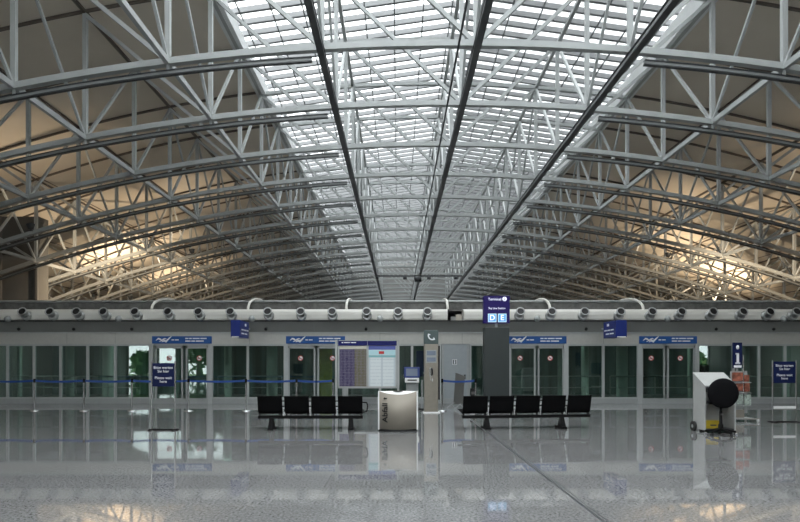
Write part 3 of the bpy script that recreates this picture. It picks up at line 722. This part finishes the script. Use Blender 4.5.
# phone pillar
d = 18.4; zb, zt_ = Z(344, d), Z(330.2, d); wpx = 14/600*d
t = thing('phone_pillar', 'tall warm grey metal payphone pillar with handset sign on top', 'payphone', (X(431.2, d), d, 0))
MB().box(-wpx/2, wpx/2, 0, .34, .03, zb).build('body', 'pillar_metal', t, None, .01)
MB().box(-wpx/2-.03, wpx/2+.05, -.06, .38, 0, .03).build('base_plate', 'white', t)
MB().box(wpx/2+.01, wpx/2+.06, .10, .30, .4, zb-.05).build('rear_shell', 'black', t)
h = MB().box(-wpx/2-.005, wpx/2+.005, -.01, .35, zb, zt_).build('sign_cube', 'phone_sign', t, None, .008)
zc = (zb+zt_)/2; hm = MB(); cc = Vector((.035, -.016, zc+.045)); pts = [cc+Vector((.125*math.cos(math.radians(a)), 0, .125*math.sin(math.radians(a)))) for a in range(160, 301, 14)]
hm.tube(pts, .022, 8)
for e in (pts[0], pts[-1]):
    q = (cc-e).normalized(); hm.bar(e-q*.02, e+q*.055, .03, .06, (0,1,0))
hm.build('handset_mark', 'white_print', h)
MB().box(-.16, .16, -.012, .0, Z(363, d), Z(350, d)).build('screen_bezel', 'alu_dull', t)
for y0, y1, m_ in ((355.3, 351, 'screen'), (361.5, 357.5, 'screen')): MB().box(-.135, .135, -.018, -.011, Z(y0, d), Z(y1, d)).build('display', m_, t)
pts = [(-.0, -.03, Z(371, d)+.07), (.03, -.05, Z(371, d)+.04), (.03, -.05, Z(371, d)-.1), (.0, -.03, Z(371, d)-.13)]
MB().tube(pts, .022, 8).build('handset', 'black', t); MB().box(-.06, .04, -.02, 0, Z(371, d)-.17, Z(371, d)+.1).build('cradle', 'chrome', t)
MB().tube([(.0, -.03, Z(371, d)-.13), (-.03, -.06, Z(371, d)-.25), (.03, -.05, Z(371, d)-.33), (.05, -.01, Z(371, d)-.2)], .008, 6).build('cord', 'chrome', t)

# information kiosk behind the bin
d = 19.6
t = thing('information_kiosk', 'grey kiosk with blue framed monitor behind the waste bin', 'kiosk', (X(412.3, d), d, 0))
MB().box(-.20, .20, .02, .34, .05, Z(381.5, d)).build('cabinet', 'alu_dull', t, None, .01)
MB().box(-.26, .26, -.05, .40, 0, .05).build('base', 'black', t)
k = MB().box(-.24, .22, -.16, .34, Z(382.5, d), Z(378, d)).build('keyboard_shelf', 'white', t, None, .01)
MB().box(-.16, .14, -.165, -.155, Z(380.6, d), Z(379.4, d)).build('slot', 'black', k)
mn = MB().box(-.27, .25, .02, .22, Z(377.8, d), Z(367, d)).build('monitor', 'screen_blue', t, None, .015)
MB().box(-.20, .17, .012, .022, Z(376, d), Z(368.6, d)).build('display', 'screen', mn)
MB().box(.29, .34, -.02, .06, .05, Z(380, d)).build('side_post', 'alu_dull', t); MB().box(.22, .40, -.1, .14, 0, .05).build('side_foot', 'black', t)

# timetable board
d = 19.5
t = thing('timetable_board', 'framed board with purple timetable and white map poster on two posts', 'notice board', (X(367.5, d), d, 0))
hw = 29.5/600*d; zT, zB = Z(340.3, d), Z(388.3, d)
for s, px in ((-1, 336.3), (1, 398.3)): MB().box(X(px, d)-X(367.5, d)-.035, X(px, d)-X(367.5, d)+.035, -.03, .05, 0, zT+.02).build('post', 'alu', t); MB().box(X(px, d)-X(367.5, d)-.08, X(px, d)-X(367.5, d)+.08, -.18, .2, 0, .02).build('foot', 'alu', t)
fr = MB(); th = .045
fr.box(-hw, hw, -.03, .04, zB, zB+th); fr.box(-hw, hw, -.03, .04, zT-th, zT); fr.box(-hw, -hw+th, -.03, .04, zB, zT); fr.box(hw-th, hw, -.03, .04, zB, zT); fr.box(-.025, .025, -.03, .04, zB, zT)
fr.build('frame', 'alu', t); MB().box(-hw+th, hw-th, .0, .03, zB+th, zT-th).build('backing', 'header', t)
MB().box(-hw+.01, -.006, -.036, .0, Z(345.6, d), zT-.02).build('header_strip', 'navy', t); MB().box(.006, hw-.01, -.036, .0, Z(345.6, d), zT-.02).build('header_strip', 'navy', t)
words_row(t, -hw+.12, zT-.075, (.05, .2, .16), .03, yy=-.037)
pz0, pz1 = zB+.06, Z(346, d)
lp = MB().box(-.44, .435, -.004, .004, -(pz1-pz0)/2, (pz1-pz0)/2).build('timetable_poster', 'table_left', t, (-.47, -.006, (pz0+pz1)/2))
MB().box(-.44, .435, -.007, -.003, (pz1-pz0)/2-.10, (pz1-pz0)/2).build('poster_heading', 'cream_print', lp)
rp = MB().box(-.435, .44, -.004, .004, -(pz1-pz0)/2, (pz1-pz0)/2).build('map_poster', 'table_right', t, (.47, -.006, (pz0+pz1)/2))
for q0, q1, m_ in ((0, .12, 'violet_band'), (.13, .29, 'palecyan'), (.30, .37, 'cyan_band')): MB().box(-.435, .44, -.007, -.003, (pz1-pz0)/2-q1, (pz1-pz0)/2-q0).build('poster_band', m_, rp)
MB().box(-.1, .07, -.009, -.006, (pz1-pz0)/2-.26, (pz1-pz0)/2-.17).build('poster_title', 'red', rp)

# terminal pylon with backlit sign
d = 18.75
t = thing('terminal_pylon', 'dark grey-green pillar carrying the purple terminal sign behind the right bench', 'pylon', (X(496.9, d), d, 0))
hw = 12.6/600*d
MB().box(-hw, hw, 0, .32, .04, Z(327.3, d)).build('pillar', 'pylon', t, None, .012); MB().box(-hw-.06, hw+.06, -.08, .40, 0, .04).build('base_plate', 'alu_dull', t)
z0, z1 = Z(323, d), Z(295.8, d)
MB().box(-.04, .04, .12, .2, Z(327.5, d), z0+.02).build('neck', 'alu', t)
s = MB().box(-hw-.01, hw+.01, .0, .30, z0, z1).build('sign_box', 'purple_lit', t, None, .01)
text('lettering', 'Terminal', .115, 'lit_white', s, (-.07, -.006, Z(299.3, d)))
MB().lathe([(0, 0), (.07, 0), (.07, .004), (0, .004)], 20, Matrix.Translation((.24, -.002, Z(299.0, d))) @ Matrix.Rotation(math.pi/2, 4, 'X')).build('number_disc', 'lit_white', s)
text('lettering', '2', .12, 'purple_lit', s, (.24, -.009, Z(299.0, d)))
text('lettering', 'Sky Line Station', .082, 'lit_white', s, (0.0, -.006, Z(308.3, d)))
for c, px in (('D', 492.2), ('E', 502.2)):
    xq = X(px, d)-X(496.9, d); zq = Z(317.9, d); r_ = .132
    q = MB().box(xq-r_, xq+r_, -.008, .0, zq-r_, zq+r_).build('gate_square', 'lit_cyan_white', s)
    MB().box(xq-r_+.02, xq+r_-.02, -.011, -.007, zq-r_+.02, zq+r_-.02).build('gate_field', 'lit_cyan', q)
    text('lettering', c, .23, 'lit_white', q, (xq, -.014, zq), bold=.006)

# stanchions with blue belts
d = 19.15; ZBELT = .965
def stanchion(px, nxt, lab, dd=d):
    x = X(px, dd)
    t = thing('belt_stanchion', lab, 'stanchion', (x, dd, 0), 0, 'silver belt stanchions')
    MB().lathe([(.15, 0), (.15, .012), (.10, .03), (.03, .04)], 20).build('base', 'chrome', t)
    MB().lathe([(.028, .03), (.028, .93)], 14).build('post', 'chrome', t)
    MB().lathe([(.036, .91), (.036, 1.02), (.03, 1.03), (0, 1.03)], 14).build('belt_head', 'black_frame', t)
    if nxt is not None:
        L = X(nxt, dd)-x; mb = MB(); n = 12; vs = []
        for i in range(n+1):
            u = i/n; z = ZBELT-.03*4*u*(1-u); 
            for yy in (-.003, .003):
                for q in (-.032, .032): vs.append((.03+(L-.06)*u, yy, z+q))
        fs = []
        for i in range(n):
            a = 4*i; fs += [(a, a+4, a+5, a+1), (a+2, a+3, a+7, a+6), (a, a+2, a+6, a+4), (a+1, a+5, a+7, a+3)]
        mb.add(vs, fs).build('belt', 'belt', t)
SX = [-15, 34.5, 84, 132, 188.5, 246, 296.5, 333]
SL = ['silver belt stanchion just outside the left edge', 'leftmost silver belt stanchion with blue belt', 'silver belt stanchion, second from the left', 'silver belt stanchion left of the blue wait sign', 'silver belt stanchion right of the blue wait sign',
      'silver belt stanchion left of the four-seat bench', 'silver belt stanchion behind the four-seat bench', 'silver stanchion ending the belt at the timetable board']
for i, px in enumerate(SX): stanchion(px, SX[i+1] if i+1 < len(SX) else None, SL[i])
stanchion(442.2, 475.6, 'silver belt stanchion right of the phone pillar'); stanchion(475.6, None, 'silver stanchion ending the short belt left of the pylon')

# easel board seen edge-on, small box behind the bench
d = 20.2
t = thing('easel_board', 'dark grey tilted board on splayed feet before the steel door', 'easel', (X(458.3, d), d, 0))
mt = Matrix.Rotation(math.radians(-75), 4, 'Z')
MB().add([mt @ Vector(v) for v in ((-.42, -.02, .13), (.42, -.02, .18), (.42, .06, 1.10), (-.42, .06, 1.20), (-.42, .0, .13), (.42, .0, .18), (.42, .08, 1.10), (-.42, .08, 1.20))], [(0,1,2,3), (4,7,6,5), (0,4,5,1), (1,5,6,2), (2,6,7,3), (3,7,4,0)]).build('board', 'board_grey', t)
for s in (-1, 1):
    for q in (-.28, .32): MB().tube([mt @ Vector((s*.3, .03, .22)), mt @ Vector((s*.34, q, .012))], .013, 8).build('leg', 'alu_dull', t)
d = 21.8
t = thing('litter_box', 'small dark and white box by the glass left of the pylon', 'box', (X(473, d), d, 0))
MB().box(-.1, .1, -.1, .1, 0, .34).build('body', 'white', t, None, .008); MB().box(-.095, .095, -.095, .095, .34, .62).build('upper_body', 'black', t, None, .01); MB().box(-.07, .07, -.104, -.09, .40, .5).build('flap', 'board_grey', t)

# wait-here signs on two poles
def wait_sign(px0, px1, ytop, yp0, yp1, d, lab, shelf=None):
    xa, xb = X(px0, d), X(px1, d); W = xb-xa
    t = thing('wait_sign_stand', lab, 'sign', ((xa+xb)/2, d, 0), 0, 'blue wait signs on poles')
    zt = Z(ytop, d)
    for s in (-1, 1):
        MB().tube([(s*W/2, 0, .03), (s*W/2, 0, zt)], .019, 10).build('pole', 'chrome', t)
    MB().box(-W/2-.06, W/2+.06, -.025, .025, 0, .03).build('foot_bar', 'black_frame', t, None, .006)
    for s in (-1, 1): MB().box(s*W/2-.03, s*W/2+.03, -.18, .18, 0, .022).build('foot', 'black_frame', t)
    z0, z1 = Z(yp1, d), Z(yp0, d); pw = W-.045
    p = MB().box(-pw/2, pw/2, -.012, .012, z0, z1).build('panel', 'blue_sign', t, None, .004)
    hh = z1-z0; zc = (z0+z1)/2
    text('lettering', 'Bitte warten\nSie hier', hh*.165, 'white_print', p, (0, -.014, zc+hh*.23), line=.95)
    text('lettering', 'Please wait\nhere', hh*.165, 'white_print', p, (0, -.014, zc-hh*.21), line=.95)
    if shelf: MB().box(-W/2+.02, W/2-.02, -.02, .02, Z(shelf+1.2, d), Z(shelf-1.2, d)).build('cross_bar', 'white', t)
wait_sign(151.8, 175.2, 361.5, 363.2, 386.5, 13.6, 'blue Bitte warten sign on two poles in front of the leftmost doors')
wait_sign(772.5, 796, 360.5, 361.5, 383, 15.5, 'blue Bitte warten sign on two poles at the far right edge', 407.4)

# information leaflet stand
d = 15.8
t = thing('leaflet_stand', 'information stand with a white i on blue and racks of leaflets', 'leaflet stand', (X(739, d), d, 0))
x0 = X(739, d)
p = MB().box(X(732.6, d)-x0, X(741.8, d)-x0, -.02, .02, Z(368.2, d), Z(342.5, d)).build('sign_panel', 'blue_sign', t, None, .004)
xc = X(737.2, d)-x0
MB().box(xc-.03, xc+.035, -.026, -.02, Z(363.5, d), Z(353, d)).box(xc-.055, xc+.03, -.026, -.02, Z(354.5, d), Z(353, d)).box(xc-.06, xc+.065, -.026, -.02, Z(364, d), Z(362.4, d)).build('letter_stem', 'white_print', p)
MB().lathe([(0, 0), (.042, 0), (.042, .005), (0, .005)], 18, Matrix.Translation((xc, -.02, Z(347.3, d))) @ Matrix.Rotation(math.pi/2, 4, 'X') @ Matrix.Diagonal((1, 1.35, 1, 1))).build('letter_dot', 'white_print', p)
MB().box(xc-.10, xc+.10, -.026, -.02, Z(367.6, d), Z(365.3, d)).build('caption_strip', 'white_print', p)
MB().tube([(X(743.2, d)-x0, 0, .06), (X(743.2, d)-x0, 0, Z(355, d))], .02, 10).build('pole', 'chrome', t)
MB().box(xc-.02, xc+.02, .0, .03, .06, Z(366, d)).build('sign_post', 'alu_dull', t)
MB().box(X(732.2, d)-x0, X(748, d)-x0, .03, .10, .2, Z(371, d)).build('rack_back', 'alu_dull', t)
for (a, b, y0, y1, m_, lab) in ((732.5, 742.3, 381, 372.5, 'orange', 'orange leaflets'), (744.2, 748.5, 381.5, 375, 'orange', None), (735.5, 742.3, 391, 383.5, 'orange', None), (744.2, 749, 391.5, 383.2, 'orange', None), (736.5, 742.3, 404, 394, 'greenwhite', 'white and green leaflets'), (744.2, 750.5, 405, 394.5, 'greenwhite', None)):
    o = MB().box(X(a, d)-x0, X(b, d)-x0, -.03, .03, Z(y0, d), Z(y1, d)).build('leaflet_stack', m_, t)
    if lab: o['label'] = lab
for y_ in (382, 392.5, 405.5): MB().box(X(732.2, d)-x0, X(750, d)-x0, -.07, .04, Z(y_, d)-.02, Z(y_, d)).build('shelf', 'alu_dull', t)
for yy in (-.3, .25): MB().tube([(-.36, yy, .075), (.36, yy, .075)], .02, 8).build('base_rail', 'chrome', t)
for s in (-.32, .30): MB().tube([(s, -.3, .075), (s, .25, .075)], .02, 8).build('base_rail', 'chrome', t)
for sx in (-.3, .32):
    for yy in (-.3, .25): MB().tube([(sx-.015, yy, .04), (sx+.015, yy, .04)], .04, 12).build('caster', 'white', t)
MB().box(-.34, .30, -.28, .24, .07, .085).build('base_plate', 'alu_dull', t); MB().box(-.2, .13, -.02, .12, .08, .30).build('base_block', 'pillar_metal', t)

# mobile desk
d = 13.04
t = thing('mobile_desk', 'light grey desk on wheels with sloping top at right', 'desk', (0, 0, 0))
xl, xr = X(704.6, d), X(704.6, d)+.68; dy = .5; zn, zf = Z(386, d), 1.285
side = [(d, .06), (d+dy, .06), (d+dy, zf), (d, zn)]
def sidep(x0, x1):
    vs = [(x0, p, q) for p, q in side]+[(x1, p, q) for p, q in side]
    return MB().add(vs, [(0,1,2,3), (4,7,6,5)]+[(i, i+4, (i+1)%4+4, (i+1)%4) for i in range(4)])
sidep(xl, xl+.03).build('side_panel', 'desk', t); sidep(xr-.03, xr).build('side_panel', 'desk', t)
MB().box(xl+.03, xr-.03, d+dy-.03, d+dy, .06, zf-.02).build('rear_panel', 'desk', t)
MB().box(xl+.03, xr-.03, d+.02, d+dy-.03, .06, .09).build('bottom_panel', 'desk_inner', t)
MB().box(xl+.03, xr-.03, d+.12, d+dy-.03, .62, .64).build('shelf', 'desk_inner', t)
MB().box(xl+.03, xl+.2, d+.02, d+.3, zn-.14, zn-.05).build('drawer', 'desk_inner', t)
vs = [(x, p, q) for x in (xl-.01, xr+.01) for p, q in ((d-.03, zn-.012), (d+dy+.01, zf+.006), (d+dy+.01, zf+.026), (d-.03, zn+.01))]
MB().add(vs, [(0,1,2,3), (4,7,6,5)]+[(i, i+4, (i+1)%4+4, (i+1)%4) for i in range(4)]).build('sloping_top', 'desk', t)
for xw in (xl-.035, xr+.035):
    wl = MB().tube([(xw-.025, d+.42, .11), (xw+.025, d+.42, .11)], .11, 20).build('wheel', 'rubber', t); MB().tube([(xw-.03, d+.42, .11), (xw+.03, d+.42, .11)], .04, 12).build('hub', 'alu_dull', wl)
for xw in (xl+.06, xr-.06): MB().tube([(xw-.012, d+.06, .03), (xw+.012, d+.06, .03)], .03, 12).build('caster', 'rubber', t)
t = thing('yellow_box', 'yellow plastic box lying in the bottom of the grey mobile desk', 'box', (xl+.05, d+.05, .09))
MB().box(0, .33, 0, .22, 0, .14).build('body', 'yellow', t, None, .01); MB().box(-.008, .338, -.008, .228, .14, .17).build('lid', 'yellow', t, None, .006); MB().box(.1, .23, -.012, .0, .06, .09).build('label_strip', 'desk_inner', t)

# swivel chair with round back
d = 12.55; xq, zq = X(722.8, d), Z(393.2, d)
t = thing('swivel_chair', 'black swivel chair with a big round back before the grey desk', 'chair', (xq, d, 0), math.radians(-6))
mt = Matrix.Translation((0, 0, zq)) @ Matrix.Rotation(math.pi/2, 4, 'X') @ Matrix.Rotation(math.radians(22.5), 4, 'Z')
MB().lathe([(0, -.05), (.22, -.05), (.29, -.02), (.315, .02), (.29, .05), (.2, .065), (0, .07)], 26, mt).build('backrest', 'upholstery', t)
MB().lathe([(0, .64), (.16, .64), (.2, .67), (.2, .70), (.16, .73), (0, .735)], 24, Matrix.Translation((0, .28, 0))).build('seat', 'upholstery', t)
MB().bar((0, .06, zq-.1), (0, .22, .63), .06, .03).build('back_bracket', 'black_frame', t)
MB().lathe([(.05, .10), (.05, .22), (.032, .24), (.032, .5), (.022, .52), (.022, .66)], 14, Matrix.Translation((0, .10, 0))).build('column', 'black_frame', t)
MB().bar((0, .1, .64), (0, .3, .64), .1, .03).build('seat_plate', 'black_frame', t)
MB().box(-.018, .018, .05, .075, .42, .46).build('lever_knob', 'chrome', t)
for i in range(5):
    a = math.radians(-90+18+72*i); e = Vector((.30*math.cos(a), .10+.30*math.sin(a), .075))
    l = MB().tube([(0, .10, .13), e], .032, 8, r2=.02).build('base_arm', 'black_frame', t)
    MB().tube([e+Vector((-.022, 0, -.045)), e+Vector((.022, 0, -.045))], .03, 12).build('caster', 'chrome' if i % 2 else 'rubber', l)

# blue projecting signs
def hang_sign(xa, xb, side_x, lab):
    d0, d1_ = 20.5, 21.75; z0, z1 = Z(337, d0), Z(320, d0)
    t = thing('projecting_sign', lab, 'sign', ((xa+xb)/2, d0, z0), 0, 'blue box signs below the duct')
    w_ = xb-xa; h_ = z1-z0; L = d1_-d0
    MB().box(-w_/2, w_/2, 0, L, 0, h_).build('sign_box', 'blue_box', t, None, .012)
    MB().box(-.03, .03, L*.5, D-.35-d0, h_*.62, h_*.72).build('bracket', 'alu_dull', t)
    MB().box(-w_/2+.04, w_/2-.04, -.02, .01, -.012, .02).build('clip', 'white', t)
    s = 1 if side_x > 0 else -1; x_ = s*(w_/2+.003); mb = MB()
    for (y0, y1, q0, q1) in ((.55, .75, .70, .86), (.15, .42, .42, .50), (.46, .7, .42, .50), (.74, 1.0, .42, .50), (.15, .5, .2, .28), (.55, .85, .2, .28)):
        y0_, y1_ = y0*L*.9+.04, y1*L*.9+.04; mb.box(min(x_, x_+s*.002), max(x_, x_+s*.002), y0_, y1_, q0*h_, q1*h_)
    mb.build('small_print', 'white_print', t)
hang_sign(X(230.6, 20.5), X(239.8, 20.5), 1, 'blue box sign jutting from the front, upper left'); hang_sign(X(616, 20.5), X(627, 20.5), -1, 'blue box sign jutting from the front, upper right')

# ---------------------------------------------------------------- floodlights on the station roof, aimed up at the cladding
ZRF = Z(309, D)-.01
def flood(x, y, z, tx, ty, tz_, power, lab, blend=.6, ang=80):
    t = thing('floodlight', lab, 'floodlight', (x, y, z), 0, 'warm floodlights behind the front')
    aim = (Vector((tx, ty, tz_))-Vector((x, y, z+.25))).normalized(); q = aim.to_track_quat('Z', 'Y').to_matrix().to_4x4()
    mt = Matrix.Translation((0, 0, .25)) @ q
    MB().lathe([(.05, -.16), (.10, -.14), (.17, .05), (.18, .06), (.165, .06), (.15, .0)], 18, mt).build('housing', 'rail', t)
    MB().box(-.2, .2, -.15, .15, 0, .03).build('base', 'rail', t); MB().tube([(0, 0, .02), (0, 0, .2)], .025, 8).build('stem', 'rail', t)
    l = bpy.data.lights.new('flood_lamp', 'SPOT'); l.energy = power; l.color = (1, .78, .53); l.spot_size = math.radians(ang); l.spot_blend = blend; l.shadow_soft_size = .12
    o = bpy.data.objects.new('flood_lamp', l); C.objects.link(o); o.parent = t; o.matrix_local = Matrix.Translation((0, 0, .25)+aim*.07) if False else Matrix.Translation(Vector((0, 0, .25))+aim*.07) @ (-aim).to_track_quat('Z', 'Y').to_matrix().to_4x4()
flood(-12.5, 27.5, ZRF, -21, 39, 7.0, 1800, 'warm floodlight on the roof behind the left part of the front', ang=95, blend=1)
flood(15.0, 27.5, ZRF, 24, 40, 7.0, 1600, 'warm floodlight on the roof behind the right part of the front', ang=95, blend=1)
for side, xx, kk, pw, nm in (('left', -15.5, 3.5, 90, 'fourth'), ('left', -12.2, 6, 110, 'third'), ('left', -18.9, 8, 700, 'second'), ('left', -18.5, 11, 420, 'first'), ('right', 18.6, 3.5, 90, 'fourth'), ('right', 16.0, 6, 110, 'third'), ('right', 19.0, 8, 300, 'second'), ('right', 23.9, 9, 800, 'first')):
    yy = D0+BAY*math.floor(kk)+(.05 if kk != int(kk) else 0)
    flood(xx, yy, bz(xx)+.085, xx+(-.8 if xx < 0 else .8), yy+.6, bz(xx)+4.0, pw, 'small warm floodlight on a bottom chord, %s side, %s from the far end' % (side, nm), ang=130)
# trees outside the rear wall (seen only in the glass)
def tree(x, y, h, r, lab, seed):
    rr = random.Random(seed); t = thing('tree', lab, 'tree', (x, y, -.02), 0, 'trees outside the rear windows')
    MB().tube([(0, 0, 0), (.1, 0, h*.5), (0, .1, h*.85)], .22, 8, r2=.06).build('trunk', 'bark', t)
    mb = MB()
    for _ in range(1100):
        u = Vector((rr.gauss(0, 1), rr.gauss(0, 1), rr.gauss(0, 1))).normalized()*(rr.random()**.75)*(.75+.45*math.sin(rr.random()*6.28))
        p = Vector((u.x*r, u.y*r, h*.6+u.z*h*.5)); a = Vector((rr.uniform(-1, 1), rr.uniform(-1, 1), rr.uniform(-1, 1)))*.45; b = a.orthogonal()*.6
        mb.add([p-a, p+b, p+a, p-b], [(0,1,2,3)])
    mb.build('crown', 'leaf', t, recalc=False)
tree(-29.7, -24, 2.6, 1.1, 'low bushy tree outside the left rear window', 1); tree(-21.7, -19.5, 7.5, 2.6, 'tall leafy tree outside the middle left rear window', 2)
tree(-24.5, -32, 8.5, 2.6, 'leafy tree standing behind the other trees outside', 3); tree(34.5, -24, 2.4, 1.2, 'low bushy tree outside the right rear window', 4)
